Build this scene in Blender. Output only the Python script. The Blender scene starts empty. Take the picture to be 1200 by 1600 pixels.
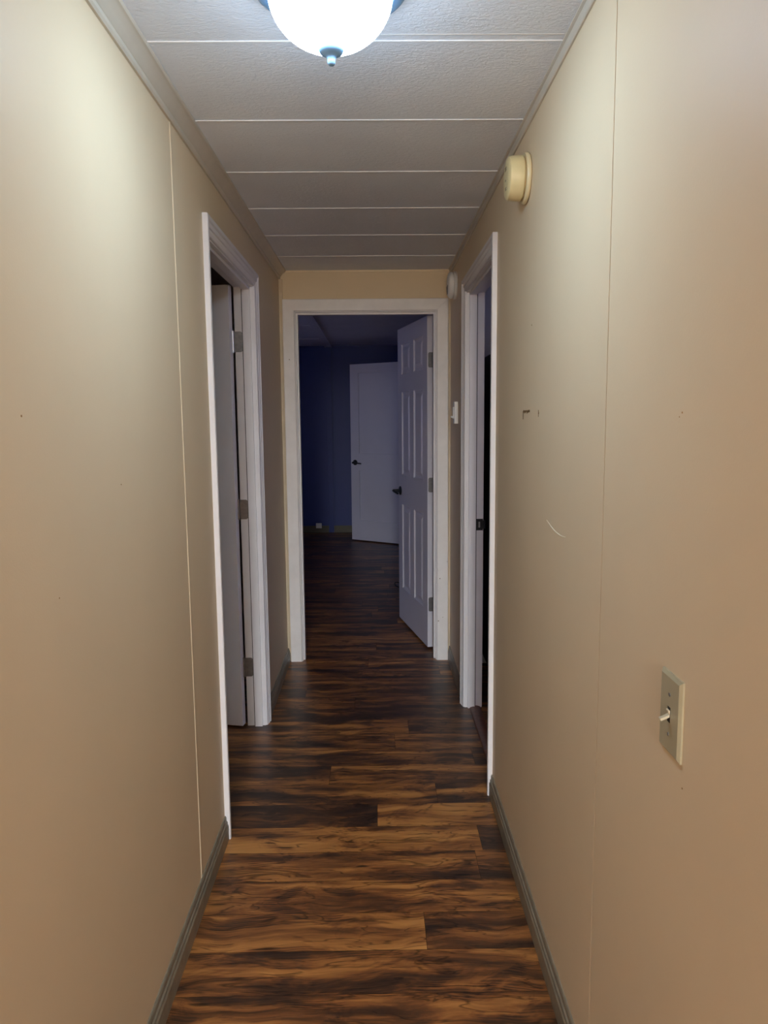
import bpy, bmesh, math, random
from mathutils import Vector, Matrix
random.seed(7)
sc = bpy.context.scene
COL = sc.collection

# ------------------------------------------------------------------ layout (metres)
W, D, H = 0.9597, 4.303, 2.25          # hall width, end wall, ceiling
T = 0.085                              # wall thickness
Y_BACK = -0.9                          # hall opens into the living area here
FAR_Y = 9.34                           # far wall of the blue room
FAR_H = 2.31
CAM = (0.5274, 0.0, 1.4328); YAW, PITCH, ROLL, FPX = 0.0112, 0.1258, -0.0091, 1166.49

# ------------------------------------------------------------------ helpers
def add_box(bm, x0, x1, y0, y1, z0, z1, bevel=0.0, mi=0):
    vs = [bm.verts.new((x, y, z)) for x in (x0, x1) for y in (y0, y1) for z in (z0, z1)]
    quads = ((0, 1, 3, 2), (4, 6, 7, 5), (0, 4, 5, 1), (2, 3, 7, 6), (0, 2, 6, 4), (1, 5, 7, 3))
    fs = []
    for q in quads:
        f = bm.faces.new([vs[i] for i in q]); f.material_index = mi; fs.append(f)
    if bevel > 0:
        es = list({e for f in fs for e in f.edges})
        bmesh.ops.bevel(bm, geom=es, offset=bevel, segments=2, profile=0.7, affect='EDGES', material=-1)
    return fs

def add_prism(bm, prof, p0, p1, ax_u, ax_v, mitre0=0.0, mitre1=0.0):
    """sweep the closed 2-D profile (u, v) from p0 to p1; mitre shifts each end along the sweep by mitre * u"""
    p0, p1, U, V = Vector(p0), Vector(p1), Vector(ax_u), Vector(ax_v)
    d = (p1 - p0).normalized()
    a = [bm.verts.new(p0 + U * u + V * v + d * (mitre0 * u)) for u, v in prof]
    b = [bm.verts.new(p1 + U * u + V * v + d * (mitre1 * u)) for u, v in prof]
    n = len(prof)
    for i in range(n):
        j = (i + 1) % n
        bm.faces.new((a[i], a[j], b[j], b[i]))
    bm.faces.new(a[::-1]); bm.faces.new(b)

def add_lathe(bm, prof, origin, axis='Z', seg=48):
    """prof: list of (radius, height along axis)"""
    o = Vector(origin); rings = []
    for r, h in prof:
        ring = []
        if r < 1e-6:
            p = {'Z': (0, 0, h), 'X': (h, 0, 0), 'Y': (0, h, 0)}[axis]
            ring = [bm.verts.new(o + Vector(p))]
        else:
            for k in range(seg):
                a = 2 * math.pi * k / seg; c, s = r * math.cos(a), r * math.sin(a)
                p = {'Z': (c, s, h), 'X': (h, c, s), 'Y': (s, h, c)}[axis]
                ring.append(bm.verts.new(o + Vector(p)))
        rings.append(ring)
    for A, B in zip(rings, rings[1:]):
        if len(A) == 1 and len(B) == 1: continue
        for k in range(seg):
            k2 = (k + 1) % seg
            if len(A) == 1: bm.faces.new((A[0], B[k], B[k2]))
            elif len(B) == 1: bm.faces.new((A[k], B[0], A[k2]))
            else: bm.faces.new((A[k], B[k], B[k2], A[k2]))

def add_tube(bm, pts, radii, seg=12):
    pts = [Vector(p) for p in pts]
    if not isinstance(radii, (list, tuple)): radii = [radii] * len(pts)
    rings = []
    for i, p in enumerate(pts):
        d = (pts[min(i + 1, len(pts) - 1)] - pts[max(i - 1, 0)]).normalized()
        up = Vector((0, 0, 1)) if abs(d.z) < 0.9 else Vector((1, 0, 0))
        u = d.cross(up).normalized(); v = d.cross(u)
        rings.append([bm.verts.new(p + (u * math.cos(2 * math.pi * k / seg) + v * math.sin(2 * math.pi * k / seg)) * radii[i]) for k in range(seg)])
    for A, B in zip(rings, rings[1:]):
        for k in range(seg):
            k2 = (k + 1) % seg
            bm.faces.new((A[k], A[k2], B[k2], B[k]))
    bm.faces.new(rings[0][::-1]); bm.faces.new(rings[-1])

def obj(name, bm, mats, parent=None, smooth=False, angle=35):
    bmesh.ops.recalc_face_normals(bm, faces=bm.faces)
    me = bpy.data.meshes.new(name)
    bm.to_mesh(me); bm.free()
    for m in (mats if isinstance(mats, (list, tuple)) else [mats]): me.materials.append(m)
    if smooth:
        for p in me.polygons: p.use_smooth = True
        me.set_sharp_from_angle(angle=math.radians(angle))
    o = bpy.data.objects.new(name, me); COL.objects.link(o)
    if parent: o.parent = parent
    return o

def tag(o, label=None, cat=None, group=None, kind=None):
    if label: o['label'] = label
    if cat: o['category'] = cat
    if group: o['group'] = group
    if kind: o['kind'] = kind
    return o

def struct(o, label=None, cat=None): return tag(o, label, cat, kind='structure')

def empty(name, loc=(0, 0, 0), rotz=0.0):
    o = bpy.data.objects.new(name, None); COL.objects.link(o)
    o.location = loc; o.rotation_euler = (0, 0, rotz); o.empty_display_size = 0.1
    return o

# ------------------------------------------------------------------ materials
def new_mat(name):
    m = bpy.data.materials.new(name); m.use_nodes = True
    nt = m.node_tree; b = nt.nodes['Principled BSDF']
    return m, nt, b

def node(nt, typ, **kw):
    n = nt.nodes.new(typ)
    for k, v in kw.items():
        if k in n.inputs.keys(): n.inputs[k].default_value = v
        else: setattr(n, k, v)
    return n

def ramp(nt, stops, interp='LINEAR'):
    r = nt.nodes.new('ShaderNodeValToRGB'); r.color_ramp.interpolation = interp
    e = r.color_ramp.elements
    while len(e) > 1: e.remove(e[-1])
    e[0].position, e[0].color = stops[0][0], (*stops[0][1], 1)
    for p, c in stops[1:]:
        x = e.new(p); x.color = (*c, 1)
    return r

def paint(name, col, rough=0.5, var=0.06, scale=3.0, bump=0.0, bscale=400, spec=0.5, metal=0.0, specks=None, coat=0.0):
    """painted / moulded surface with faint mottling, optional fine bump and small specks"""
    m, nt, b = new_mat(name); L = nt.links
    tc = node(nt, 'ShaderNodeTexCoord')
    n = node(nt, 'ShaderNodeTexNoise', Scale=scale, Detail=5.0, Roughness=0.6); L.new(tc.outputs['Object'], n.inputs['Vector'])
    lo = [c * (1 - var) for c in col]; hi = [min(1, c * (1 + var)) for c in col]
    r = ramp(nt, [(0.3, lo), (0.7, hi)]); L.new(n.outputs['Fac'], r.inputs['Fac'])
    out = r.outputs['Color']
    if specks:
        v = node(nt, 'ShaderNodeTexVoronoi', Scale=specks[0]); L.new(tc.outputs['Object'], v.inputs['Vector'])
        rr = ramp(nt, [(0.0, (1, 1, 1)), (specks[1], (1, 1, 1)), (specks[1] * 1.5, (0, 0, 0))]); L.new(v.outputs['Distance'], rr.inputs['Fac'])
        mx = node(nt, 'ShaderNodeMixRGB'); mx.inputs['Color2'].default_value = (*specks[2], 1)
        L.new(rr.outputs['Color'], mx.inputs['Fac']); L.new(out, mx.inputs['Color1']); out = mx.outputs['Color']
    L.new(out, b.inputs['Base Color'])
    b.inputs['Roughness'].default_value = rough
    b.inputs['Specular IOR Level'].default_value = spec
    b.inputs['Metallic'].default_value = metal
    b.inputs['Coat Weight'].default_value = coat
    if bump > 0:
        n2 = node(nt, 'ShaderNodeTexNoise', Scale=bscale, Detail=3.0); L.new(tc.outputs['Object'], n2.inputs['Vector'])
        bp = node(nt, 'ShaderNodeBump', Strength=bump, Distance=0.002); L.new(n2.outputs['Fac'], bp.inputs['Height'])
        L.new(bp.outputs['Normal'], b.inputs['Normal'])
    return m

M = {}
CREAM = (0.69, 0.555, 0.378)
M['wall'] = paint('cream_wall_board', CREAM, rough=0.5, var=0.025, scale=2.0, bump=0.10, bscale=260, spec=0.28)
M['wall_edge'] = paint('raw_panel_edge', (0.36, 0.19, 0.07), rough=0.8, var=0.2, scale=30)
M['cream_trim'] = paint('cream_batten', (0.76, 0.62, 0.43), rough=0.5, var=0.04, scale=8)
M['corner_trim'] = paint('yellowed_corner_bead', (0.66, 0.55, 0.40), rough=0.5, var=0.12, scale=6)
M['crown'] = paint('greyed_cream_moulding', (0.56, 0.50, 0.41), rough=0.38, var=0.05, scale=10)
M['white'] = paint('white_trim_paint', (0.72, 0.69, 0.70), rough=0.38, var=0.04, scale=6, bump=0.04, bscale=120)
M['white_nailed'] = paint('white_trim_paint_with_nail_marks', (0.77, 0.74, 0.74), rough=0.45, var=0.06, scale=8, specks=(16, 0.045, (0.22, 0.17, 0.13)))
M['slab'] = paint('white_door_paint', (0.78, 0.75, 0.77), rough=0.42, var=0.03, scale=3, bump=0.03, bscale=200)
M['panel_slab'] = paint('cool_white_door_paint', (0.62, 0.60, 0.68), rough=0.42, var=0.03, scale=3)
M['base'] = paint('taupe_baseboard', (0.235, 0.20, 0.145), rough=0.4, var=0.2, scale=25)
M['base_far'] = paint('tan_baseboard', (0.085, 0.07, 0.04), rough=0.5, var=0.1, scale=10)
M['blue'] = paint('navy_wall_paint', (0.015, 0.032, 0.185), rough=0.5, var=0.05, scale=3)
M['dim'] = paint('grey_beige_room_paint', (0.62, 0.60, 0.60), rough=0.6, var=0.03)
M['yellowed'] = paint('yellowed_plastic', (0.68, 0.56, 0.30), rough=0.35, var=0.06, scale=12)
M['yellow_plate'] = paint('pale_yellowed_plastic', (0.70, 0.58, 0.34), rough=0.35, var=0.05, scale=12)
M['white_plastic'] = paint('white_plastic', (0.78, 0.76, 0.73), rough=0.35, var=0.03)
M['almond'] = paint('almond_switch_plastic', (0.40, 0.355, 0.235), rough=0.33, var=0.04, scale=20)
M['almond_light'] = paint('pale_almond_plastic', (0.60, 0.53, 0.38), rough=0.3, var=0.03)
M['dark_matt'] = paint('dark_matt', (0.02, 0.017, 0.014), rough=0.6, var=0.2)
M['steel'] = paint('satin_nickel_hinge', (0.25, 0.24, 0.245), rough=0.42, var=0.15, scale=60, metal=0.85)
M['bronze_hinge'] = paint('dull_bronze_hinge', (0.20, 0.17, 0.155), rough=0.45, var=0.15, scale=60, metal=0.7)
M['pin'] = paint('bright_hinge_pin', (0.75, 0.72, 0.7), rough=0.3, var=0.1, metal=0.6)
M['black_metal'] = paint('black_metal', (0.008, 0.008, 0.009), rough=0.35, var=0.2, metal=0.3)
M['nickel'] = paint('glow_tinted_nickel', (0.20, 0.36, 0.58), rough=0.5, var=0.06, scale=30, metal=0.15)  # nickel with the lamp's blue glow put into its base colour
M['charcoal'] = paint('charcoal_cabinet', (0.022, 0.023, 0.03), rough=0.45, var=0.15)
M['residue'] = paint('brown_tape_residue', (0.16, 0.085, 0.025), rough=0.8, var=0.5, scale=300)
M['scuff'] = paint('pale_scuff', (0.80, 0.72, 0.56), rough=0.6, var=0.1)
M['cord'] = paint('black_rubber', (0.012, 0.010, 0.010), rough=0.6, var=0.2)
M['threshold'] = paint('red_brown_threshold_wood', (0.13, 0.042, 0.022), rough=0.4, var=0.3, scale=40)

def ceiling_mat():
    m, nt, b = new_mat('stippled_ceiling_board'); L = nt.links
    tc = node(nt, 'ShaderNodeTexCoord')
    mp = node(nt, 'ShaderNodeMapping'); mp.inputs['Scale'].default_value = (1.0, 1.9, 1.0); L.new(tc.outputs['Object'], mp.inputs['Vector'])
    n = node(nt, 'ShaderNodeTexNoise', Scale=75.0, Detail=3.0, Roughness=0.55, Distortion=0.8); L.new(mp.outputs['Vector'], n.inputs['Vector'])
    n2 = node(nt, 'ShaderNodeTexNoise', Scale=2.0, Detail=3.0); L.new(tc.outputs['Object'], n2.inputs['Vector'])
    r = ramp(nt, [(0.3, (0.73, 0.765, 0.84)), (0.7, (0.78, 0.815, 0.89))]); L.new(n2.outputs['Fac'], r.inputs['Fac'])
    L.new(r.outputs['Color'], b.inputs['Base Color'])
    bp = node(nt, 'ShaderNodeBump', Strength=0.55, Distance=0.005); L.new(n.outputs['Fac'], bp.inputs['Height'])
    L.new(bp.outputs['Normal'], b.inputs['Normal'])
    b.inputs['Roughness'].default_value = 0.55
    b.inputs['Specular IOR Level'].default_value = 0.35
    return m
M['ceiling'] = ceiling_mat()
LX, LY = 0.4525, 1.510
M['seam'] = paint('white_seam_strip', (0.84, 0.85, 0.87), rough=0.4, var=0.03)
M['seam_flat'] = paint('painted_seam_flange', (0.62, 0.61, 0.59), rough=0.5, var=0.03)
M['ceil_far'] = paint('blue_room_ceiling', (0.80, 0.76, 0.80), rough=0.7, var=0.03)

def floor_mat():
    """acacia-look laminate: per-plank seed and tone, honey sapwood, dark feathered heartwood, fine veins"""
    m, nt, b = new_mat('acacia_laminate_planks'); L = nt.links
    tc = node(nt, 'ShaderNodeTexCoord')
    seed = node(nt, 'ShaderNodeAttribute', attribute_name='seed')
    tone = node(nt, 'ShaderNodeAttribute', attribute_name='tone')
    comb = node(nt, 'ShaderNodeCombineXYZ')
    L.new(seed.outputs['Fac'], comb.inputs['Z'])
    add = node(nt, 'ShaderNodeVectorMath', operation='ADD'); L.new(tc.outputs['Object'], add.inputs[0]); L.new(comb.outputs[0], add.inputs[1])
    # low-frequency warp makes the figure swirl
    w = node(nt, 'ShaderNodeTexNoise', Scale=3.2, Detail=2.0); L.new(add.outputs[0], w.inputs['Vector'])
    ws = node(nt, 'ShaderNodeVectorMath', operation='MULTIPLY_ADD'); L.new(w.outputs['Color'], ws.inputs[0])
    ws.inputs[1].default_value = (0.22, 0.085, 0.0); L.new(add.outputs[0], ws.inputs[2])
    def mapped(scale):
        mp = node(nt, 'ShaderNodeMapping'); mp.inputs['Scale'].default_value = scale
        L.new(ws.outputs[0], mp.inputs['Vector']); return mp.outputs['Vector']
    big = node(nt, 'ShaderNodeTexNoise', Scale=1.0, Detail=7.0, Roughness=0.58, Distortion=0.35); L.new(mapped((2.0, 15.0, 1.0)), big.inputs['Vector'])
    med = node(nt, 'ShaderNodeTexNoise', Scale=1.0, Detail=5.0, Roughness=0.65, Distortion=0.6); L.new(mapped((7.0, 60.0, 1.0)), med.inputs['Vector'])
    fine = node(nt, 'ShaderNodeTexNoise', Scale=1.0, Detail=3.0, Roughness=0.7); L.new(mapped((25.0, 420.0, 1.0)), fine.inputs['Vector'])
    def math_(op, a, bb, c=None):
        n = node(nt, 'ShaderNodeMath', operation=op)
        for i, x in enumerate((a, bb, c)):
            if x is None: continue
            if isinstance(x, (int, float)): n.inputs[i].default_value = x
            else: L.new(x, n.inputs[i])
        return n.outputs[0]
    s = math_('MULTIPLY', big.outputs['Fac'], 1.35)
    s = math_('MULTIPLY_ADD', med.outputs['Fac'], 0.34, s)
    s = math_('MULTIPLY_ADD', fine.outputs['Fac'], 0.16, s)
    s = math_('SUBTRACT', s, 0.43)
    s = math_('ADD', s, tone.outputs['Fac'])
    # feathered dark heartwood patches
    bl = node(nt, 'ShaderNodeTexNoise', Scale=1.0, Detail=4.0, Roughness=0.62, Distortion=1.1); L.new(mapped((3.4, 9.0, 1.0)), bl.inputs['Vector'])
    br = ramp(nt, [(0.50, (0, 0, 0)), (0.60, (1, 1, 1))]); L.new(bl.outputs['Fac'], br.inputs['Fac'])
    wv = node(nt, 'ShaderNodeTexWave', Scale=1.0, Distortion=7.0, Detail=3.0); wv.inputs['Detail Scale'].default_value = 1.6
    wv.bands_direction = 'Y'; L.new(mapped((5.0, 34.0, 1.0)), wv.inputs['Vector'])
    s = math_('MULTIPLY_ADD', br.outputs['Color'], math_('MULTIPLY_ADD', wv.outputs['Fac'], -0.14, -0.08), s)
    r = ramp(nt, [(0.14, (0.0340, 0.0170, 0.0110)), (0.32, (0.0688, 0.0300, 0.0150)), (0.44, (0.1600, 0.0612, 0.0213)),
                  (0.54, (0.2812, 0.1075, 0.0312)), (0.66, (0.4437, 0.1875, 0.0500)), (0.85, (0.5750, 0.2625, 0.0750))])
    L.new(s, r.inputs['Fac'])
    # thin dark veins that follow the grain
    vn = node(nt, 'ShaderNodeTexNoise', Scale=1.0, Detail=3.0, Roughness=0.5, Distortion=0.9); L.new(mapped((3.0, 22.0, 1.0)), vn.inputs['Vector'])
    va = math_('ABSOLUTE', math_('SUBTRACT', vn.outputs['Fac'], 0.5), 0)
    vr = ramp(nt, [(0.0, (0.28, 0.28, 0.28)), (0.010, (0.55, 0.55, 0.55)), (0.022, (1, 1, 1))]); L.new(va, vr.inputs['Fac'])
    mx = node(nt, 'ShaderNodeMixRGB', blend_type='MULTIPLY'); mx.inputs['Fac'].default_value = 0.85
    L.new(r.outputs['Color'], mx.inputs['Color1']); L.new(vr.outputs['Color'], mx.inputs['Color2'])
    # small dark knots, drawn out along the grain
    kv = node(nt, 'ShaderNodeTexVoronoi', Scale=1.0); L.new(mapped((3.2, 17.0, 1.0)), kv.inputs['Vector'])
    kr = ramp(nt, [(0.0, (0.12, 0.12, 0.12)), (0.06, (0.25, 0.25, 0.25)), (0.11, (1, 1, 1))]); L.new(kv.outputs['Distance'], kr.inputs['Fac'])
    mk = node(nt, 'ShaderNodeMixRGB', blend_type='MULTIPLY'); mk.inputs['Fac'].default_value = 0.9
    L.new(mx.outputs['Color'], mk.inputs['Color1']); L.new(kr.outputs['Color'], mk.inputs['Color2'])
    L.new(mk.outputs['Color'], b.inputs['Base Color'])
    b.inputs['Roughness'].default_value = 0.36
    b.inputs['Specular IOR Level'].default_value = 0.38
    bp = node(nt, 'ShaderNodeBump', Strength=0.08, Distance=0.001); L.new(fine.outputs['Fac'], bp.inputs['Height'])
    L.new(bp.outputs['Normal'], b.inputs['Normal'])
    return m
M['floor'] = floor_mat()
M['subfloor'] = paint('dark_plank_base', (0.02, 0.011, 0.007), rough=0.7, var=0.1)  # dark base under the planks, showing in the joints

def bowl_mat():
    m, nt, b = new_mat('lit_frosted_glass'); L = nt.links
    tc = node(nt, 'ShaderNodeTexCoord')
    n = node(nt, 'ShaderNodeTexNoise', Scale=14.0, Detail=3.0, Distortion=1.5); L.new(tc.outputs['Object'], n.inputs['Vector'])
    r = ramp(nt, [(0.35, (0.54, 0.76, 1.0)), (0.65, (0.59, 0.80, 1.0))]); L.new(n.outputs['Fac'], r.inputs['Fac'])
    L.new(r.outputs['Color'], b.inputs['Emission Color'])
    # the bulbs sit low in the bowl: the glass glows most at the bottom and least at the rim
    sp = node(nt, 'ShaderNodeSeparateXYZ'); L.new(tc.outputs['Object'], sp.inputs[0])
    mr = node(nt, 'ShaderNodeMapRange'); L.new(sp.outputs['Z'], mr.inputs['Value'])
    for k, v in (('From Min', -0.045), ('From Max', -0.118), ('To Min', 0.04 * LAMP), ('To Max', LAMP)): mr.inputs[k].default_value = v
    L.new(mr.outputs['Result'], b.inputs['Emission Strength'])
    b.inputs['Base Color'].default_value = (0.85, 0.88, 0.9, 1)
    b.inputs['Roughness'].default_value = 0.3
    return m
LAMP = 76.0
M['bowl'] = bowl_mat()

# ------------------------------------------------------------------ floor (planks run across the hall)
def build_floor():
    bm = bmesh.new()
    ls = bm.faces.layers.float.new('seed'); lt = bm.faces.layers.float.new('tone')
    X0, X1, P = -3.2, 3.6, 0.1545
    b0 = 2.014
    special = {  # row: (joint positions across the hall, tones between them)
        -4: ([-0.5, 0.72], [0.0, -0.02, -0.06]),
        -3: ([-0.35, 1.1], [0.0, -0.05, 0.0]),
        -2: ([-0.6, 0.97], [0.0, -0.03, -0.05]),
        -1: ([-0.55, 0.655], [0.0, 0.13, -0.09]),
        0: ([-0.2, 1.15], [0.0, 0.03, 0.0]),
        1: ([-0.4, 0.845], [0.0, -0.01, -0.10]),
        2: ([-0.3, 0.873], [0.0, 0.09, -0.10]),
        3: ([-0.7, 0.522], [0.0, -0.11, 0.13]),
        4: ([-0.45, 0.75], [0.0, -0.01, 0.02]),
        5: ([-0.8, 0.332], [0.0, -0.07, 0.0]),
        6: ([-0.25, 0.93], [0.0, -0.02, -0.08]),
        7: ([-0.6, 0.602], [0.0, 0.0, 0.03]),
    }
    k0 = math.floor((-7.0 - b0) / P); k1 = math.ceil((FAR_Y + 0.3 - b0) / P)
    g = 0.0005
    for k in range(k0, k1):
        ya, yb = b0 + k * P, b0 + (k + 1) * P
        if k in special:
            js, tones = special[k]
            js = list(js); left = js[0] - 1.2; right = js[-1] + 1.2
            tones = [0.0] + list(tones) + [0.0]
            js = [left] + js + [right]
        else:
            off = random.uniform(-1.2, 0.0); js = []
            x = X0 + 1.2 + off
            while x < X1: js.append(x); x += 1.215
            tones = [random.choice((-0.09, -0.04, -0.02, 0.0, 0.03, 0.07)) for _ in range(len(js) + 1)]
        js = [j for j in js if X0 < j < X1]
        while len(tones) > len(js) + 1: tones.pop()
        xs = [X0] + js + [X1]
        for i in range(len(xs) - 1):
            vs = [bm.verts.new(p) for p in ((xs[i] + g, ya + g, 0), (xs[i + 1] - g, ya + g, 0), (xs[i + 1] - g, yb - g, 0), (xs[i] + g, yb - g, 0))]
            f = bm.faces.new(vs); f[ls] = random.uniform(0, 60); f[lt] = tones[i]
    add_box(bm, X0, X1, b0 + k0 * P, b0 + k1 * P, -0.06, -0.0012, mi=1)
    o = obj('floor', bm, [M['floor'], M['subfloor']])
    struct(o)
build_floor()

# ------------------------------------------------------------------ door openings
L0, L1, LZ = 2.4107, 3.4316, 2.067       # left doorway: outer casing edges
R0, R1, RZ = 2.6815, 3.6186, 2.067       # right doorway
E0, E1, EZ = 0.0170, 0.9470, 2.0934      # end doorway (x)
CW = 0.057                                # side casing width
EW = 0.066                                # end casing width
JT = 0.018                                # jamb board thickness
RV = 0.005                                # reveal

# ------------------------------------------------------------------ walls of the hall
bm = bmesh.new()
SL = 2.067                                # left panel joint
a, b_ = L0 + CW + RV - JT, L1 - CW - RV + JT
zt = LZ - CW - RV + JT
add_box(bm, -T, 0, Y_BACK, a, 0, H); add_box(bm, -T, 0, b_, D + 0.1, 0, H); add_box(bm, -T, 0, a, b_, zt, H)
wl = struct(obj('wall_left', bm, M['wall']))
bm = bmesh.new()                          # batten over the panel joint: a narrow rounded ridge
add_prism(bm, [(-0.0045, 0), (0.0045, 0), (0.003, 0.0013), (0, 0.0018), (-0.003, 0.0013)], (0, SL, 0.083), (0, SL, H - 0.042), (0, 1, 0), (1, 0, 0))
obj('panel_batten', bm, M['cream_trim'], wl, smooth=True)

bm = bmesh.new()
SR = 1.4028                               # right panel joint is an open gap showing the raw board edge
a, b_ = R0 + CW + RV - JT, R1 - CW - RV + JT
zt = RZ - CW - RV + JT
x0, x1 = W, W + T
add_box(bm, x0 + 0.004, x1, Y_BACK, a, 0, H, mi=1)
add_box(bm, x0, x0 + 0.004, Y_BACK, SR - 0.0017, 0, H); add_box(bm, x0, x0 + 0.004, SR + 0.0017, a, 0, H)
add_box(bm, x0, x1, b_, D + 0.1, 0, H); add_box(bm, x0, x1, a, b_, zt, H)
wr = struct(obj('wall_right', bm, [M['wall'], M['wall_edge']]))

bm = bmesh.new()
a, b_ = E0 + EW + RV - JT, E1 - EW - RV + JT
zt = EZ - EW - RV + JT
ET = 0.1
add_box(bm, 0, a, D, D + ET, 0, H); add_box(bm, b_, W, D, D + ET, 0, H); add_box(bm, a, b_, D, D + ET, zt, H)
struct(obj('wall_end', bm, M['wall']))

# marks on the right wall: brown residue, a pale scuff, nail holes
bm = bmesh.new(); xw = W - 0.0006
def flake(bm, y0, y1, z0, z1): add_box(bm, xw, W + 0.0004, y0, y1, z0, z1)
flake(bm, 2.183, 2.190, 1.424, 1.448)
for i in range(11):
    y = 2.183 - i * 0.0082
    flake(bm, y - random.uniform(0.006, 0.010), y, 1.4455 - random.uniform(0, .005), 1.4485 + random.uniform(0, .0025))
flake(bm, 1.980, 1.984, 1.431, 1.449); flake(bm, 1.976, 1.981, 1.438, 1.444)
obj('tape_residue', bm, M['residue'], wr)
bm = bmesh.new(); pts = []
for i in range(15):
    t = i / 14; pts.append((W - 0.0002, 1.865 - 0.19 * t, 1.172 - 0.020 * math.sin(t * 2.1) + 0.004 * t))
add_tube(bm, pts, [0.0004 + 0.0011 * math.sin(math.pi * (0.08 + 0.84 * i / 14)) for i in range(15)], seg=6)
obj('scuff_mark', bm, M['scuff'], wr)
bm = bmesh.new()
for y, z, r in ((2.084, 1.680, .0022), (1.053, 1.436, .0015), (1.062, 1.43, .001), (1.0, 0.905, .0014)):
    add_lathe(bm, [(r, 0), (r, -0.0006), (0, -0.0006)], (W, y, z), 'X', 10)
obj('nail_holes', bm, M['wall_edge'], wr)
bm = bmesh.new()
for y, z, r in ((1.13, 1.44, .0018), (1.55, 1.30, .0014), (1.22, 1.14, .0012), (2.25, 0.53, .0012)):
    add_lathe(bm, [(r, 0), (r, 0.0006), (0, 0.0006)], (0, y, z), 'X', 10)
obj('nail_holes', bm, M['wall_edge'], wl)

# ------------------------------------------------------------------ ceiling of the hall
bm = bmesh.new()
add_box(bm, -T, W + T, Y_BACK, D + ET, H, H + 0.06)
ce = struct(obj('ceiling', bm, M['ceiling']))
bm = bmesh.new(); bm2 = bmesh.new()
y = 1.748 - 0.4365 * 5
while y < D - 0.05:
    if abs(y - 1.748) < 0.01: add_box(bm, LX + 0.05, W, y - 0.0285, y - 0.0262, H - 0.0012, H + 0.001)
    add_box(bm2, 0.03, W, y - 0.0022, y + 0.0022, H - 0.0020, H + 0.001)
    y += 0.4365
obj('seam_strip', bm, M['seam_flat'], ce)
obj('seam_ribs', bm2, M['seam'], ce)

# ------------------------------------------------------------------ mouldings
bm = bmesh.new()                           # left: wide two-step cove moulding
prof = [(0, -0.047), (0.006, -0.047), (0.010, -0.042), (0.010, -0.033), (0.013, -0.031), (0.020, -0.020), (0.031, -0.011), (0.034, -0.009), (0.0385, -0.008), (0.041, -0.004), (0.041, 0), (0, 0)]
add_prism(bm, prof, (0, Y_BACK, H), (0, D, H), (1, 0, 0), (0, 0, 1))
struct(obj('trim_1', bm, M['crown'], smooth=True, angle=25))
bm = bmesh.new()                           # right: flat lath
add_prism(bm, [(0, -0.028), (-0.004, -0.028), (-0.0065, -0.025), (-0.0065, -0.006), (-0.012, -0.003), (-0.012, 0), (0, 0)], (W, Y_BACK, H), (W, D, H), (1, 0, 0), (0, 0, 1))
struct(obj('trim_2', bm, M['crown']))
bm = bmesh.new()                           # end wall: thin strip under the ceiling
add_box(bm, 0.01, W - 0.008, D - 0.006, D, H - 0.010, H)
struct(obj('trim_3', bm, M['cream_trim']))
bm = bmesh.new()                           # corner beads beside the end doorway
add_prism(bm, [(0, 0), (0.020, 0), (0.018, -0.006), (0.006, -0.014), (0, -0.014)], (0, D, 0.083), (0, D, H - 0.047), (1, 0, 0), (0, 1, 0))
struct(obj('trim_4', bm, M['corner_trim']))
bm = bmesh.new()
add_prism(bm, [(0, 0), (-0.012, 0), (-0.010, -0.004), (-0.004, -0.008), (0, -0.008)], (W, D, 0.083), (W, D, H - 0.04), (1, 0, 0), (0, 1, 0))
struct(obj('trim_5', bm, M['corner_trim']))

def baseboard(name, x, sgn, y0, y1):
    bm = bmesh.new()
    prof = [(0, 0), (0.0125, 0), (0.0125, 0.050), (0.0095, 0.056), (0.0095, 0.064), (0.006, 0.068), (0.0055, 0.080), (0.003, 0.085), (0, 0.085)]
    add_prism(bm, [(sgn * u, v) for u, v in prof], (x, y0, 0), (x, y1, 0), (1, 0, 0), (0, 0, 1))
    struct(obj(name, bm, M['base']))
baseboard('baseboard_left', 0, 1, Y_BACK, L0)
baseboard('baseboard_left_far', 0, 1, L1, D)
baseboard('baseboard_right', W, -1, Y_BACK, R0)
baseboard('baseboard_right_far', W, -1, R1, D)

# ------------------------------------------------------------------ casings and jambs
CAS = [(0, 0), (0, 0.016), (0.003, 0.018), (0.014, 0.018), (0.017, 0.015), (0.0185, 0.0125), (0.022, 0.0125), (0.0235, 0.0145), (0.034, 0.0135), (0.037, 0.010), (0.040, 0.0095), (0.042, 0.0105), (0.052, 0.0085), (0.055, 0.007), (CW, 0.004), (CW, 0)]
# u runs from the outer edge to the opening, v is the height off the wall

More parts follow.
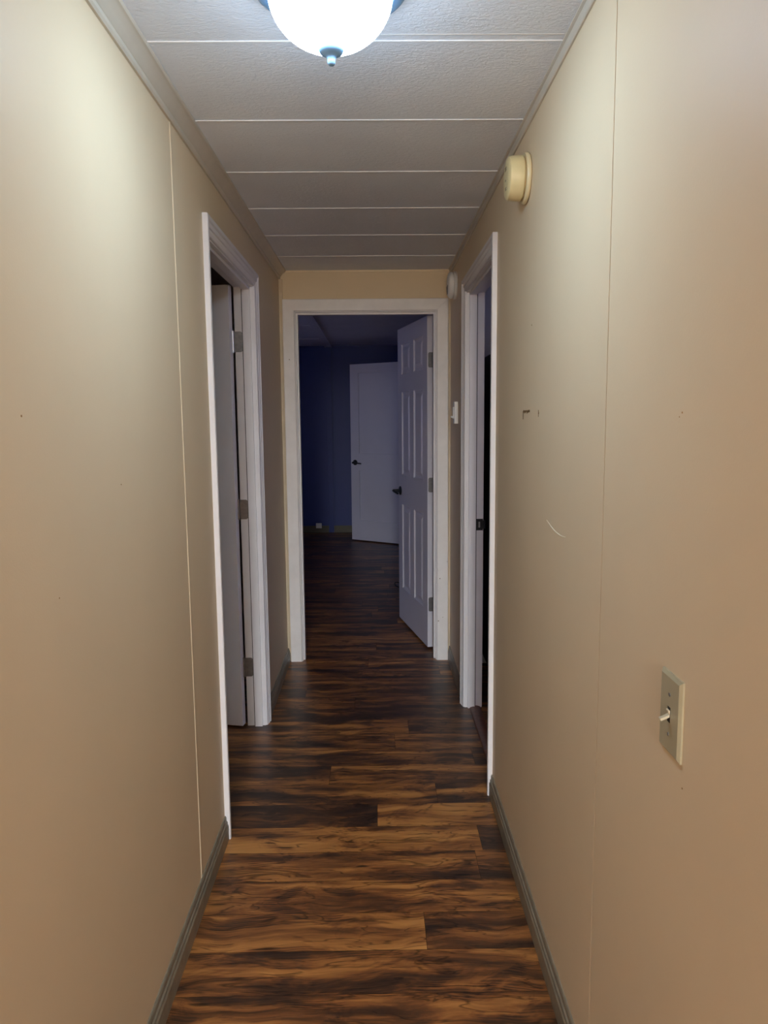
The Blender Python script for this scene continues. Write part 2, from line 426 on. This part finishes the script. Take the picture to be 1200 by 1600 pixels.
def side_casing(x, s, y0, y1, z, name, tn, strike=False):
    """x = wall face, s = +1 when the room side lies towards -x (left wall), -1 for the right wall"""
    bm = bmesh.new()
    add_prism(bm, CAS, (x, y0, 0), (x, y0, z), (0, 1, 0), (s, 0, 0), 0, -1)
    add_prism(bm, CAS, (x, y1, 0), (x, y1, z), (0, -1, 0), (s, 0, 0), 0, -1)
    add_prism(bm, CAS, (x, y0, z), (x, y1, z), (0, 0, -1), (s, 0, 0), 1, -1)
    root = struct(obj(name, bm, M['white'], smooth=True, angle=20))
    bm = bmesh.new()
    ya, yb, zt = y0 + CW + RV, y1 - CW - RV, z - CW - RV
    xa, xb = sorted((x, x - s * T))
    e = 0.0004
    add_box(bm, xa, xb, ya - JT + e, ya, 0, zt + JT - e); add_box(bm, xa, xb, yb, yb + JT - e, 0, zt + JT - e); add_box(bm, xa, xb, ya, yb, zt, zt + JT - e)
    obj('door_jamb', bm, M['white'], root)
    bm = bmesh.new()                       # stop strips
    sa, sb = sorted((x - s * 0.014, x - s * (T - 0.037)))
    st = 0.013
    add_box(bm, sa, sb, ya, ya + st, 0, zt, 0.0008); add_box(bm, sa, sb, yb - st, yb, 0, zt, 0.0008); add_box(bm, sa, sb, ya + st, yb - st, zt - st, zt, 0.002)
    # narrow dark strips laid on the jamb beside the stop
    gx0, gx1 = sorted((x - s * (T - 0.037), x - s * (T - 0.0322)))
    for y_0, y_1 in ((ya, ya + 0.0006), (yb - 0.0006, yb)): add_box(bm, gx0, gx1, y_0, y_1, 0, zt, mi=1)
    obj('door_stop', bm, [M['white'], M['dark_matt']], root)
    return root, ya, yb, zt

t6, lya, lyb, lzt = side_casing(0, 1, L0, L1, LZ, 'trim_6', 0)
t7, rya, ryb, rzt = side_casing(W, -1, R0, R1, RZ, 'trim_7', 0)
# strike plate on the far jamb of the right doorway
bm = bmesh.new()
sx0, sx1, sz0, sz1 = W + T - 0.035, W + T - 0.002, 0.889, 0.945
add_box(bm, sx0, sx1, ryb - 0.0018, ryb + 0.001, sz0, sz1, 0.0008)
add_prism(bm, [(0, 0), (0.010, 0), (0.015, 0.004), (0.0135, 0.0055), (0.0095, 0.002), (0, 0.002)], (W + T - 0.003, ryb - 0.0018, sz0 + 0.008), (W + T - 0.003, ryb - 0.0018, sz1 - 0.008), (1, 0, 0), (0, 1, 0))
stp = obj('strike_plate', bm, M['black_metal'], t7); stp['label'] = 'black strike plate'
bm = bmesh.new()
add_box(bm, sx0 + 0.012, sx0 + 0.020, ryb - 0.0021, ryb - 0.0016, sz0 + 0.014, sz1 - 0.014, 0.0)
obj('latch_hole', bm, M['steel'], stp)

# end doorway casing: plain flat boards with mitred top corners
bm = bmesh.new()
FL = [(0, 0), (0, 0.012), (0.003, 0.014), (EW - 0.004, 0.014), (EW, 0.010), (EW, 0)]
add_prism(bm, FL, (E0, D, 0), (E0, D, EZ), (1, 0, 0), (0, -1, 0), 0, -1)
add_prism(bm, FL, (E1, D, 0), (E1, D, EZ), (-1, 0, 0), (0, -1, 0), 0, -1)
add_prism(bm, FL, (E0 + 0.0006, D, EZ), (E1 - 0.0006, D, EZ), (0, 0, -1), (0, -1, 0), 1, -1)
t8 = struct(obj('trim_8', bm, M['white_nailed']))
ea, eb, ezt = E0 + EW + RV, E1 - EW - RV, EZ - EW - RV
bm = bmesh.new(); e = 0.0004
add_box(bm, ea - JT + e, ea, D, D + ET, 0, ezt + JT - e); add_box(bm, eb, eb + JT - e, D, D + ET, 0, ezt + JT - e); add_box(bm, ea, eb, D, D + ET, ezt, ezt + JT - e)
obj('door_jamb', bm, M['white'], t8)
bm = bmesh.new()
add_box(bm, ea, ea + 0.011, D + 0.02, D + ET - 0.038, 0, ezt, 0.002); add_box(bm, eb - 0.011, eb, D + 0.02, D + ET - 0.038, 0, ezt, 0.002)
add_box(bm, ea + 0.011, eb - 0.011, D + 0.02, D + ET - 0.038, ezt - 0.011, ezt, 0.002)
obj('door_stop', bm, M['white'], t8)

# threshold in the right doorway
bm = bmesh.new()
add_prism(bm, [(-0.028, 0), (0.028, 0), (0.024, 0.005), (0.012, 0.0085), (-0.012, 0.0085), (-0.024, 0.005)], (W + 0.050, rya, 0), (W + 0.050, ryb, 0), (1, 0, 0), (0, 0, 1))
struct(obj('trim_9', bm, M['threshold'], smooth=True))

# ------------------------------------------------------------------ doors
def panel_slab(bm, w, h, t, panels, style):
    """slab in local axes: x from the hinge edge (0) to the free edge (w), y across the thickness, z up; panels = (x0, x1, z0, z1)"""
    xs = sorted({0.0, w} | {p[0] for p in panels} | {p[1] for p in panels})
    zs = sorted({0.0, h} | {p[2] for p in panels} | {p[3] for p in panels})
    rings = {'raised': [(0.0, 0.0), (0.006, 0.006), (0.016, 0.009), (0.022, 0.009), (0.045, 0.002)],
             'flat': [(0.0, 0.0), (0.002, 0.010), (0.008, 0.0105)]}[style]
    for side in (0, 1):
        def P(x, z, dpt): return bm.verts.new((x, dpt if side == 0 else t - dpt, z))
        for i in range(len(xs) - 1):
            for j in range(len(zs) - 1):
                xa, xb, za, zb = xs[i], xs[i + 1], zs[j], zs[j + 1]
                if any(p[0] <= xa and xb <= p[1] and p[2] <= za and zb <= p[3] for p in panels): continue
                bm.faces.new([P(xa, za, 0), P(xb, za, 0), P(xb, zb, 0), P(xa, zb, 0)])
        for (xa, xb, za, zb) in panels:
            prev = None
            for ins, dpt in rings:
                cur = [P(xa + ins, za + ins, dpt), P(xb - ins, za + ins, dpt), P(xb - ins, zb - ins, dpt), P(xa + ins, zb - ins, dpt)]
                if prev:
                    for k in range(4): bm.faces.new([prev[k], prev[(k + 1) % 4], cur[(k + 1) % 4], cur[k]])
                prev = cur
            bm.faces.new(prev)
    for xx in (0, w):
        bm.faces.new([bm.verts.new((xx, 0, 0)), bm.verts.new((xx, t, 0)), bm.verts.new((xx, t, h)), bm.verts.new((xx, 0, h))])
    for zz in (0, h):
        bm.faces.new([bm.verts.new((0, 0, zz)), bm.verts.new((w, 0, zz)), bm.verts.new((w, t, zz)), bm.verts.new((0, t, zz))])
    bmesh.ops.remove_doubles(bm, verts=bm.verts, dist=0.0002)

def lever(bm, s, z, t, side, back):
    """rose, neck and lever on one face; back = direction of the lever along x"""
    y0 = 0.0 if side == 0 else t; d = -1 if side == 0 else 1
    add_lathe(bm, [(0, 0), (0.031, 0), (0.031, d * 0.005), (0.026, d * 0.010), (0.011, d * 0.013), (0.011, d * 0.045), (0.012, d * 0.052), (0, d * 0.055)], (s, y0, z), 'Y', 24)
    add_tube(bm, [(s - back * 0.008, y0 + d * 0.050, z), (s + back * 0.02, y0 + d * 0.051, z + 0.001), (s + back * 0.07, y0 + d * 0.052, z - 0.004), (s + back * 0.115, y0 + d * 0.050, z - 0.008)], [0.009, 0.010, 0.0085, 0.007], 12)

def hinge_leaf(bm, x0, x1, y0, y1, z, h, axis):
    """rounded-corner leaf with screw heads; axis is the thin direction"""
    add_box(bm, x0, x1, y0, y1, z - h / 2, z + h / 2, 0.0006)

HZ = (0.285, 1.025, 1.770)
HH = 0.089

def rounded_plate(bm, c, u, v, n, w, h, r, t):
    """plate in the (u, v) plane centred at c, corner radius r, thickness t along n; only +u corners are rounded"""
    c, u, v, n = Vector(c), Vector(u), Vector(v), Vector(n); pts = []
    for cx, cy, a0 in ((w / 2 - r, h / 2 - r, 0), (-w / 2, h / 2, None), (-w / 2, -h / 2, None), (w / 2 - r, -h / 2 + r, 270)):
        if a0 is None: pts.append((cx, cy))
        else:
            for k in range(7):
                a = math.radians(a0 + 15 * k); pts.append((cx + r * math.cos(a), cy + r * math.sin(a)))
    A = [bm.verts.new(c + u * x + v * y) for x, y in pts]; B = [bm.verts.new(c + u * x + v * y + n * t) for x, y in pts]
    bm.faces.new(A[::-1]); bm.faces.new(B)
    for i in range(len(A)):
        j = (i + 1) % len(A); bm.faces.new((A[i], A[j], B[j], B[i]))

# door_1: flush slab of the left room, swung open past square; hinge side = far jamb
DA = math.radians(12)
d1 = empty('door_1', (-T - 0.011, lyb - 0.030, 0.012), math.pi - DA)
d1.location = (-T - 0.017, lyb - 0.034, 0.012)
struct(d1, 'plain white flush door standing open into the room on the left', 'door')
bm = bmesh.new()
add_box(bm, 0, 0.80, -0.035, 0.0, 0, 1.998, 0.0015)
obj('door_panel', bm, M['slab'], d1)
for z in HZ:
    bm = bmesh.new()
    # leaf on the jamb (facing the hall's near end) in door-local axes is awkward: build in world axes, then bring back
    rounded_plate(bm, (-T + 0.0165, lyb - 0.0002, z), (1, 0, 0), (0, 0, 1), (0, -1, 0), 0.033, HH, 0.010, 0.0022)
    for dz in (-0.030, 0.0, 0.030):
        add_lathe(bm, [(0.0035, 0), (0.0035, -0.001), (0, -0.001)], (-T + (0.024 if dz else 0.012), lyb - 0.0022, z + dz), 'Y', 10)
    # leaf on the slab's hinge edge, and the wrap towards the knuckle
    ca, sa = math.cos(DA), math.sin(DA)
    rounded_plate(bm, (-T - 0.0195 , lyb - 0.034 + 0.017, z), (-sa, -ca, 0), (0, 0, 1), (ca, -sa, 0), 0.032, HH, 0.010, 0.002)
    add_box(bm, -T - 0.018, -T + 0.001, lyb - 0.003, lyb - 0.001, z - HH / 2, z + HH / 2)
    hg = obj('hinge', bm, M['steel'] if z > 1.5 else M['bronze_hinge'])
    bm = bmesh.new()
    add_tube(bm, [(-T - 0.009, lyb - 0.004, z - HH / 2 - 0.002), (-T - 0.009, lyb - 0.004, z + HH / 2 + 0.002)], 0.0048, 12)
    kn = obj('hinge_pin', bm, M['pin'] if z > 1.5 else M['bronze_hinge'])
    mw = (Matrix.Translation(d1.location) @ Matrix.Rotation(math.pi - DA, 4, 'Z')).inverted()
    hg.data.transform(mw); kn.data.transform(mw)
    hg.parent = d1; kn.parent = hg

# door_2: six-panel door, open into the blue room; hinge side = right jamb
hx, hy, fx, fy = 0.842, 4.500, 0.690, 5.225
w6 = math.hypot(fx - hx, fy - hy); ang6 = math.atan2(fy - hy, fx - hx)
d2 = empty('door_2', (hx, hy, 0.014), ang6)
struct(d2, 'white six-panel door standing open in the doorway at the end of the hall', 'door')
cols = ((0.105, 0.105 + (w6 - 0.31) / 2), (0.205 + (w6 - 0.31) / 2, w6 - 0.105))
rows = ((0.235, 0.825), (1.03, 1.590), (1.705, 1.905))
bm = bmesh.new()
T6 = 0.035
panel_slab(bm, w6, 2.012, T6, [(a, b, c, d) for a, b in cols for c, d in rows], 'raised')
# local +y must point towards the hall's left side; flip so that the visible face is y = T6
bmesh.ops.translate(bm, verts=bm.verts, vec=(0, -T6, 0))
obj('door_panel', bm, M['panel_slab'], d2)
bm = bmesh.new(); lever(bm, w6 - 0.062, 0.915, T6, 1, -1); lever(bm, w6 - 0.062, 0.915, T6, 0, -1)
bmesh.ops.translate(bm, verts=bm.verts, vec=(0, -T6, 0))
hd = obj('door_handle', bm, M['black_metal'], d2, smooth=True); hd['label'] = 'black lever handle'
for z in HZ:
    bm = bmesh.new()
    rounded_plate(bm, (0, -T6 / 2 - 0.003, z - 0.014), (0, 1, 0), (0, 0, 1), (-1, 0, 0), 0.029, HH, 0.010, 0.002)
    for dz in (-0.030, 0.0, 0.030):
        add_lathe(bm, [(0.0035, 0), (0.0035, -0.0008), (0, -0.0008)], (-0.002, -T6 / 2 + (0.0 if dz else 0.005), z - 0.014 + dz), 'X', 10)
    hg = obj('hinge', bm, M['steel'], d2)
    bm = bmesh.new()
    add_tube(bm, [(-0.004, -T6 - 0.003, z - 0.014 - HH / 2), (-0.004, -T6 - 0.003, z - 0.014 + HH / 2)], 0.005, 12)
    obj('hinge_pin', bm, M['steel'], hg)

# door_3: two-panel door deep in the blue room
w3 = 0.74
fx, fy = 0.266, 8.730
hx, hy = fx + w3 * 0.83, fy - w3 * 0.558
d3 = empty('door_3', (hx, hy, 0.014), math.atan2(fy - hy, fx - hx))
struct(d3, 'white two-panel door standing half open across the dark blue room', 'door')
bm = bmesh.new()
panel_slab(bm, w3, 2.025, 0.035, [(0.11, w3 - 0.115, 0.23, 0.815), (0.11, w3 - 0.115, 1.010, 1.925)], 'flat')
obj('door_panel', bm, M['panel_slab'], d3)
bm = bmesh.new(); lever(bm, w3 - 0.06, 0.905, 0.035, 1, -1); lever(bm, w3 - 0.06, 0.905, 0.035, 0, -1)
hd = obj('door_handle', bm, M['black_metal'], d3, smooth=True); hd['label'] = 'black lever handle'

# ------------------------------------------------------------------ blue room beyond the end doorway
RX0, RX1 = -2.6, 2.9
PX = hx + 0.045                             # closet partition that carries door_3
PY0 = hy - 0.45
bm = bmesh.new()
add_box(bm, RX0, RX1, FAR_Y, FAR_Y + 0.1, 0, FAR_H)
wf = struct(obj('wall_far', bm, M['blue']))
bm = bmesh.new()
add_box(bm, -0.062, 0.000, FAR_Y - 0.022, FAR_Y, 0, FAR_H, 0.003)
obj('wall_batten', bm, M['blue'], wf)
bm = bmesh.new()
add_box(bm, RX0, -0.064, FAR_Y - 0.012, FAR_Y, 0, 0.085); add_box(bm, 0.002, PX, FAR_Y - 0.012, FAR_Y, 0, 0.085)
struct(obj('baseboard_far', bm, M['base_far']))
bm = bmesh.new()
add_box(bm, RX0 - T, -T, D, D + ET, 0, FAR_H); add_box(bm, W + T, RX1 + T, D, D + ET, 0, FAR_H); add_box(bm, -T, W + T, D + ET - 0.03, D + ET, H, FAR_H)
struct(obj('wall_blue_near', bm, M['blue']))
bm = bmesh.new()                             # outer wall with an unseen window added to let in dusk light
wy0, wy1, wz0, wz1 = 5.9, 7.1, 0.95, 2.0
add_box(bm, RX0 - 0.1, RX0, D, wy0, 0, FAR_H); add_box(bm, RX0 - 0.1, RX0, wy1, FAR_Y + 0.1, 0, FAR_H)
add_box(bm, RX0 - 0.1, RX0, wy0, wy1, 0, wz0); add_box(bm, RX0 - 0.1, RX0, wy0, wy1, wz1, FAR_H)
struct(obj('wall_blue_left', bm, M['blue']))
bm = bmesh.new()
for y0, y1, z0, z1 in ((wy0, wy1, wz0, wz0 + .05), (wy0, wy1, wz1 - .05, wz1), (wy0, wy0 + .05, wz0 + .05, wz1 - .05), (wy1 - .05, wy1, wz0 + .05, wz1 - .05), (wy0 + .05, wy1 - .05, 1.46, 1.50)):
    add_box(bm, RX0 - 0.07, RX0 - 0.02, y0, y1, z0, z1)
struct(obj('window_1', bm, M['white']))
bm = bmesh.new()
add_box(bm, RX1, RX1 + 0.1, D, FAR_Y + 0.1, 0, FAR_H)
add_box(bm, PX, PX + 0.09, PY0, hy - 0.01, 0, FAR_H); add_box(bm, PX, PX + 0.09, hy + 0.76, FAR_Y, 0, FAR_H); add_box(bm, PX, PX + 0.09, hy - 0.01, hy + 0.76, 2.06, FAR_H)
add_box(bm, PX + 0.09, RX1, PY0, PY0 + 0.09, 0, FAR_H)
struct(obj('wall_blue_right', bm, M['blue']))
bm = bmesh.new()
add_box(bm, RX0 - 0.1, RX1 + 0.1, D + ET - 0.03, FAR_Y + 0.1, FAR_H, FAR_H + 0.06)
cf = struct(obj('ceiling_far', bm, M['ceil_far']))
bm = bmesh.new()
add_box(bm, -0.075, 0.010, D + ET, FAR_Y, FAR_H - 0.014, FAR_H, 0.003)
y = 4.83
while y < FAR_Y - 0.2:
    add_box(bm, RX0, -0.076, y, y + 0.02, FAR_H - 0.004, FAR_H); y += 1.22
obj('ceiling_batten', bm, M['ceil_far'], cf)

# ------------------------------------------------------------------ rooms behind the side doorways
bm = bmesh.new()
add_box(bm, -3.1, -3.0, 0.9, D, 0, H); add_box(bm, -3.0, -T, 0.9, 1.0, 0, H); add_box(bm, -3.0, -T, D - 0.1, D, 0, H)
add_box(bm, -3.1, -T, 0.9, D, H, H + 0.06)
struct(obj('wall_left_room', bm, M['dim']))
RD = D - 0.02
bm = bmesh.new()
wz0, wz1 = 1.1, 2.0
add_box(bm, 3.2, 3.3, 1.0, 2.0, 0, H); add_box(bm, 3.2, 3.3, 3.0, D, 0, H); add_box(bm, 3.2, 3.3, 2.0, 3.0, 0, wz0); add_box(bm, 3.2, 3.3, 2.0, 3.0, wz1, H)
add_box(bm, W + T, 3.2, 0.9, 1.0, 0, H); add_box(bm, W + T, 3.2, RD - 0.06, RD, 0, H)
add_box(bm, W + T, 3.3, 0.9, RD, H, H + 0.06)
struct(obj('wall_right_room', bm, M['dim']))
bm = bmesh.new()
for y0, y1, z0, z1 in ((2.0, 3.0, wz0, wz0 + .05), (2.0, 3.0, wz1 - .05, wz1), (2.0, 2.05, wz0 + .05, wz1 - .05), (2.95, 3.0, wz0 + .05, wz1 - .05)):
    add_box(bm, 3.22, 3.27, y0, y1, z0, z1)
struct(obj('window_2', bm, M['white']))  # unseen window, added to bring dusk light into the right room

# tall dark cabinet glimpsed inside the right room
cb = empty('tall_cabinet', (1.47, 4.02, 0))
tag(cb, 'tall dark cabinet glimpsed standing inside the unlit room on the right', 'cabinet')
bm = bmesh.new(); add_box(bm, -0.33, 0.33, -0.165, 0.19, 0.06, 1.76, 0.006); add_box(bm, -0.30, 0.30, -0.13, 0.17, 0, 0.06)
obj('body', bm, M['charcoal'], cb)
for s in (-1, 1):
    bm = bmesh.new(); xa, xb = sorted((s * 0.003, s * 0.327)); add_box(bm, xa, xb, -0.185, -0.1655, 0.07, 1.75, 0.002)
    dd = obj('door', bm, M['charcoal'], cb)
    bm = bmesh.new(); add_tube(bm, [(s * 0.03, -0.187, 0.95), (s * 0.03, -0.205, 0.955), (s * 0.03, -0.205, 1.07), (s * 0.03, -0.187, 1.075)], 0.005, 10)
    obj('handle', bm, M['steel'], dd, smooth=True)

# ------------------------------------------------------------------ things
# ceiling light
LX, LY = 0.4525, 1.510
cl = empty('ceiling_light', (LX, LY, H))
tag(cl, 'lit round frosted-glass bowl light with metal finial on the ceiling', 'ceiling light')
bm = bmesh.new()
add_lathe(bm, [(0, 0), (0.146, 0), (0.150, -0.004), (0.150, -0.012), (0.146, -0.020), (0.138, -0.026), (0.128, -0.029), (0.122, -0.029), (0.114, -0.016), (0, -0.016)], (0, 0, 0), 'Z', 64)
obj('pan', bm, M['nickel'], cl, smooth=True)
bm = bmesh.new()
pf = [(0.112, -0.0165), (0.1165, -0.019), (0.1185, -0.026)]
for k in range(1, 19):
    a = math.pi / 2 * k / 18
    pf.append((0.1185 * math.cos(a) ** 0.98 if k < 18 else 0.0, -0.026 - 0.100 * math.sin(a)))
add_lathe(bm, pf, (0, 0, 0), 'Z', 64)
gb = obj('glass_bowl', bm, M['bowl'], cl, smooth=True, angle=60); gb['label'] = 'glowing white glass bowl'
bm = bmesh.new()
add_lathe(bm, [(0, -0.120), (0.020, -0.120), (0.0245, -0.124), (0.0250, -0.127), (0.0215, -0.133), (0.014, -0.137), (0.0095, -0.140), (0.0078, -0.143), (0.0076, -0.147), (0.0072, -0.151), (0.0050, -0.1545), (0, -0.156)], (0, 0, 0), 'Z', 32)
obj('finial', bm, M['nickel'], cl, smooth=True, angle=50)

# near smoke alarm (yellowed) on the right wall
sa = empty('smoke_alarm', (W, 2.172, 2.089))
tag(sa, 'yellowed round smoke alarm high on the right wall before the doorway', 'smoke alarm')
bm = bmesh.new()
add_lathe(bm, [(0, 0.0003), (0.060, 0.0003), (0.060, -0.0022), (0.0665, -0.0025), (0.0675, -0.005), (0.067, -0.010), (0.064, -0.0135), (0.052, -0.0135), (0.052, -0.0165), (0, -0.0165)], (0, 0, 0), 'X', 56)
obj('mounting_plate', bm, M['yellow_plate'], sa, smooth=True)
bm = bmesh.new()
add_lathe(bm, [(0, -0.0168), (0.057, -0.0168), (0.0595, -0.019), (0.0598, -0.022), (0.0585, -0.046), (0.056, -0.055), (0.050, -0.059), (0.030, -0.061), (0, -0.061)], (0, 0, 0), 'X', 56)
bd = obj('housing', bm, M['yellowed'], sa, smooth=True)
for y0, y1, z0, z1 in ((-0.010, 0.012, 0.0265, 0.0295), (-0.010, 0.012, 0.0205, 0.0235), (-0.004, 0.003, -0.008, -0.004), (-0.012, 0.008, -0.027, -0.0255), (-0.010, 0.004, -0.032, -0.0305)):  # dark bars standing in for small printed marks on the housing
    bm = bmesh.new(); add_box(bm, -0.0614, -0.0598, y0, y1, z0, z1)
    obj('dark_bar', bm, M['dark_matt'], bd)

# far smoke alarm (white)
s2 = empty('smoke_alarm', (W, 4.015, 2.115))
s2.scale = (1.18, 1.08, 1.08)
tag(s2, 'white round smoke alarm near the ceiling beside the end doorway', 'smoke alarm')
bm = bmesh.new()
add_lathe(bm, [(0, 0.0003), (0.064, 0.0003), (0.064, -0.003), (0.053, -0.0032), (0.053, -0.0065), (0.065, -0.0065), (0.065, -0.011), (0.060, -0.012), (0, -0.012)], (0, 0, 0), 'X', 56)
obj('mounting_plate', bm, M['white_plastic'], s2, smooth=True)
bm = bmesh.new()
add_lathe(bm, [(0, -0.0125), (0.052, -0.0125), (0.052, -0.0165), (0.0625, -0.017), (0.062, -0.026), (0.056, -0.034), (0.046, -0.038), (0, -0.039)], (0, 0, 0), 'X', 56)
bd = obj('housing', bm, M['white_plastic'], s2, smooth=True)
for k in range(6):  # vent slots across the housing face
    z = -0.040 + k * 0.007; hw = math.sqrt(max(0, 0.046 ** 2 - z * z)) * 0.75
    bm = bmesh.new(); add_box(bm, -0.0402 + abs(z) * 0.02, -0.0372, -hw, hw, z - 0.0012, z + 0.0012)
    obj('dark_bar', bm, M['dark_matt'], bd)

# toggle light switch, foreground right
ls = empty('light_switch', (W, 1.042, 0.998))
tag(ls, 'almond toggle light switch on the right wall near the front', 'light switch')
bm = bmesh.new()
# plate with sloping bevelled rim
hw, hh = 0.037, 0.060
A = [(0.0003, hw, hh), (-0.0028, hw, hh), (-0.0062, hw - 0.005, hh - 0.005)]
rings = []
for x, a, c in A: rings.append([bm.verts.new((x, sy * a, sz * c)) for sy, sz in ((-1, -1), (1, -1), (1, 1), (-1, 1))])
for p, q in zip(rings, rings[1:]):
    for k in range(4): bm.faces.new((p[k], p[(k + 1) % 4], q[(k + 1) % 4], q[k]))
bm.faces.new(rings[0][::-1]); bm.faces.new(rings[-1])
pl = obj('cover_plate', bm, M['almond'], ls)
bm = bmesh.new()
for z in (-0.030, 0.030):
    bm = bmesh.new(); add_lathe(bm, [(0.0028, -0.0060), (0.0028, -0.0070), (0, -0.0072)], (0, 0, z), 'X', 14)
    obj('screw', bm, M['steel'], pl)
bm = bmesh.new(); add_box(bm, -0.0066, -0.0058, -0.0048, 0.0048, -0.0115, 0.0115)
obj('toggle_slot', bm, M['dark_matt'], pl)
bm = bmesh.new()
add_box(bm, -0.0225, -0.006, -0.0036, 0.0036, -0.0019, 0.0019, 0.0006)
add_box(bm, -0.0078, -0.005, -0.0042, 0.0042, -0.009, 0.009, 0.001)
tg = obj('toggle', bm, M['almond_light'], ls)
tg.rotation_euler = (0, math.radians(-24), 0); tg.location = (0.001, 0, 0.002); tg['label'] = 'paler toggle lever'

# small white switch beside the far end of the right doorway
s3 = empty('light_switch', (W, 3.935, 1.455))
tag(s3, 'small white surface-mounted light switch between the right doorway and end doorway', 'light switch')
bm = bmesh.new(); add_box(bm, -0.019, 0.0003, -0.036, 0.036, -0.057, 0.057, 0.003)
obj('switch_box', bm, M['white_plastic'], s3)
bm = bmesh.new(); add_box(bm, -0.024, -0.0185, -0.016, 0.016, -0.030, 0.030, 0.0015)
add_box(bm, -0.034, -0.022, -0.0045, 0.0045, -0.026, -0.017, 0.001)
obj('toggle', bm, M['white_plastic'], s3)

# outlet low on the far blue wall
ol = empty('wall_outlet', (-0.19, FAR_Y - 0.012, 0.085))
tag(ol, 'pale wall outlet at the foot of the dark blue far wall', 'outlet')
bm = bmesh.new(); add_box(bm, -0.036, 0.036, -0.016, 0.0002, -0.028, 0.036, 0.003)
obj('cover_plate', bm, M['white_plastic'], ol)
bm = bmesh.new()
bm.free()
for s in (-0.016, 0.016):
    bm = bmesh.new(); add_box(bm, s - 0.010, s + 0.010, -0.0178, -0.0158, -0.012, 0.014, 0.0008)
    obj('socket', bm, M['white_plastic'], ol)

# loop of black cord on the floor behind the six-panel door
bm = bmesh.new(); pts = []
for i in range(26):
    t = i / 25; a = 0.6 + t * 5.2
    pts.append((0.715 + 0.032 * math.cos(a) + 0.05 * max(0, t - .8), 6.24 + 0.09 * math.sin(a), 0.0045 + 0.02 * math.sin(math.pi * t)))
add_tube(bm, pts, 0.0045, 8)
tag(obj('power_cord', bm, M['cord'], smooth=True), 'short loop of black cord on the floor beyond the six-panel door', 'cord')

# ------------------------------------------------------------------ living area behind the camera (unseen), with an added fill light
bm = bmesh.new()
BX0, BX1, BY0 = -2.6, 3.0, -7.0
add_box(bm, BX0 - .1, BX0, BY0, Y_BACK, 0, H); add_box(bm, BX1, BX1 + .1, BY0, Y_BACK, 0, H); add_box(bm, BX0, BX1, BY0 - .1, BY0, 0, H)
add_box(bm, BX0, -T, Y_BACK, Y_BACK + .1, 0, H); add_box(bm, W + T, BX1, Y_BACK, Y_BACK + .1, 0, H)
struct(obj('wall_living_area', bm, M['wall']))
bm = bmesh.new(); add_box(bm, BX0 - .1, BX1 + .1, BY0 - .1, Y_BACK, H, H + .06)
struct(obj('ceiling_living_area', bm, M['ceiling']))

def area(name, loc, size, power, col, rot):
    l = bpy.data.lights.new(name, 'AREA'); l.shape = 'DISK'; l.size = size; l.energy = power; l.color = col
    o = bpy.data.objects.new(name, l); COL.objects.link(o); o.location = loc; o.rotation_euler = rot
    return o
area('added_hall_fill', (0.48, -5.6, H - 0.05), 0.6, 1150, (0.80, 0.91, 1.0), (0, 0, 0))  # added unseen light, brightens the far end of the hall

# dusk sky, entering only through the two added windows
wd = bpy.data.worlds.new('dusk'); sc.world = wd; wd.use_nodes = True
bg = wd.node_tree.nodes['Background']
bg.inputs['Color'].default_value = (0.40, 0.48, 1.0, 1); bg.inputs['Strength'].default_value = 2.4

# ------------------------------------------------------------------ camera
cy, sy = math.cos(YAW), math.sin(YAW); cp, sp = math.cos(PITCH), math.sin(PITCH)
fwd = Vector((sy * cp, cy * cp, -sp)); rt = Vector((cy, -sy, 0)); up = rt.cross(fwd)
cr, sr = math.cos(ROLL), math.sin(ROLL)
r2 = rt * cr + up * sr; u2 = up * cr - rt * sr
cd = bpy.data.cameras.new('camera'); co = bpy.data.objects.new('camera', cd); COL.objects.link(co)
mt = Matrix.Identity(4)
for i in range(3):
    mt[i][0], mt[i][1], mt[i][2], mt[i][3] = r2[i], u2[i], -fwd[i], CAM[i]
co.matrix_world = mt
cd.sensor_fit = 'VERTICAL'; cd.sensor_height = 36.0; cd.sensor_width = 27.0
cd.lens = 36.0 * FPX / 1600.0
cd.clip_start = 0.02; cd.clip_end = 100
sc.camera = co

sc.view_settings.view_transform = 'Standard'; sc.view_settings.look = 'None'
sc.view_settings.gamma = 1.0; sc.view_settings.use_curve_mapping = False
sc.view_settings.exposure = 0.27
sc.cycles.max_bounces = 12; sc.cycles.diffuse_bounces = 8
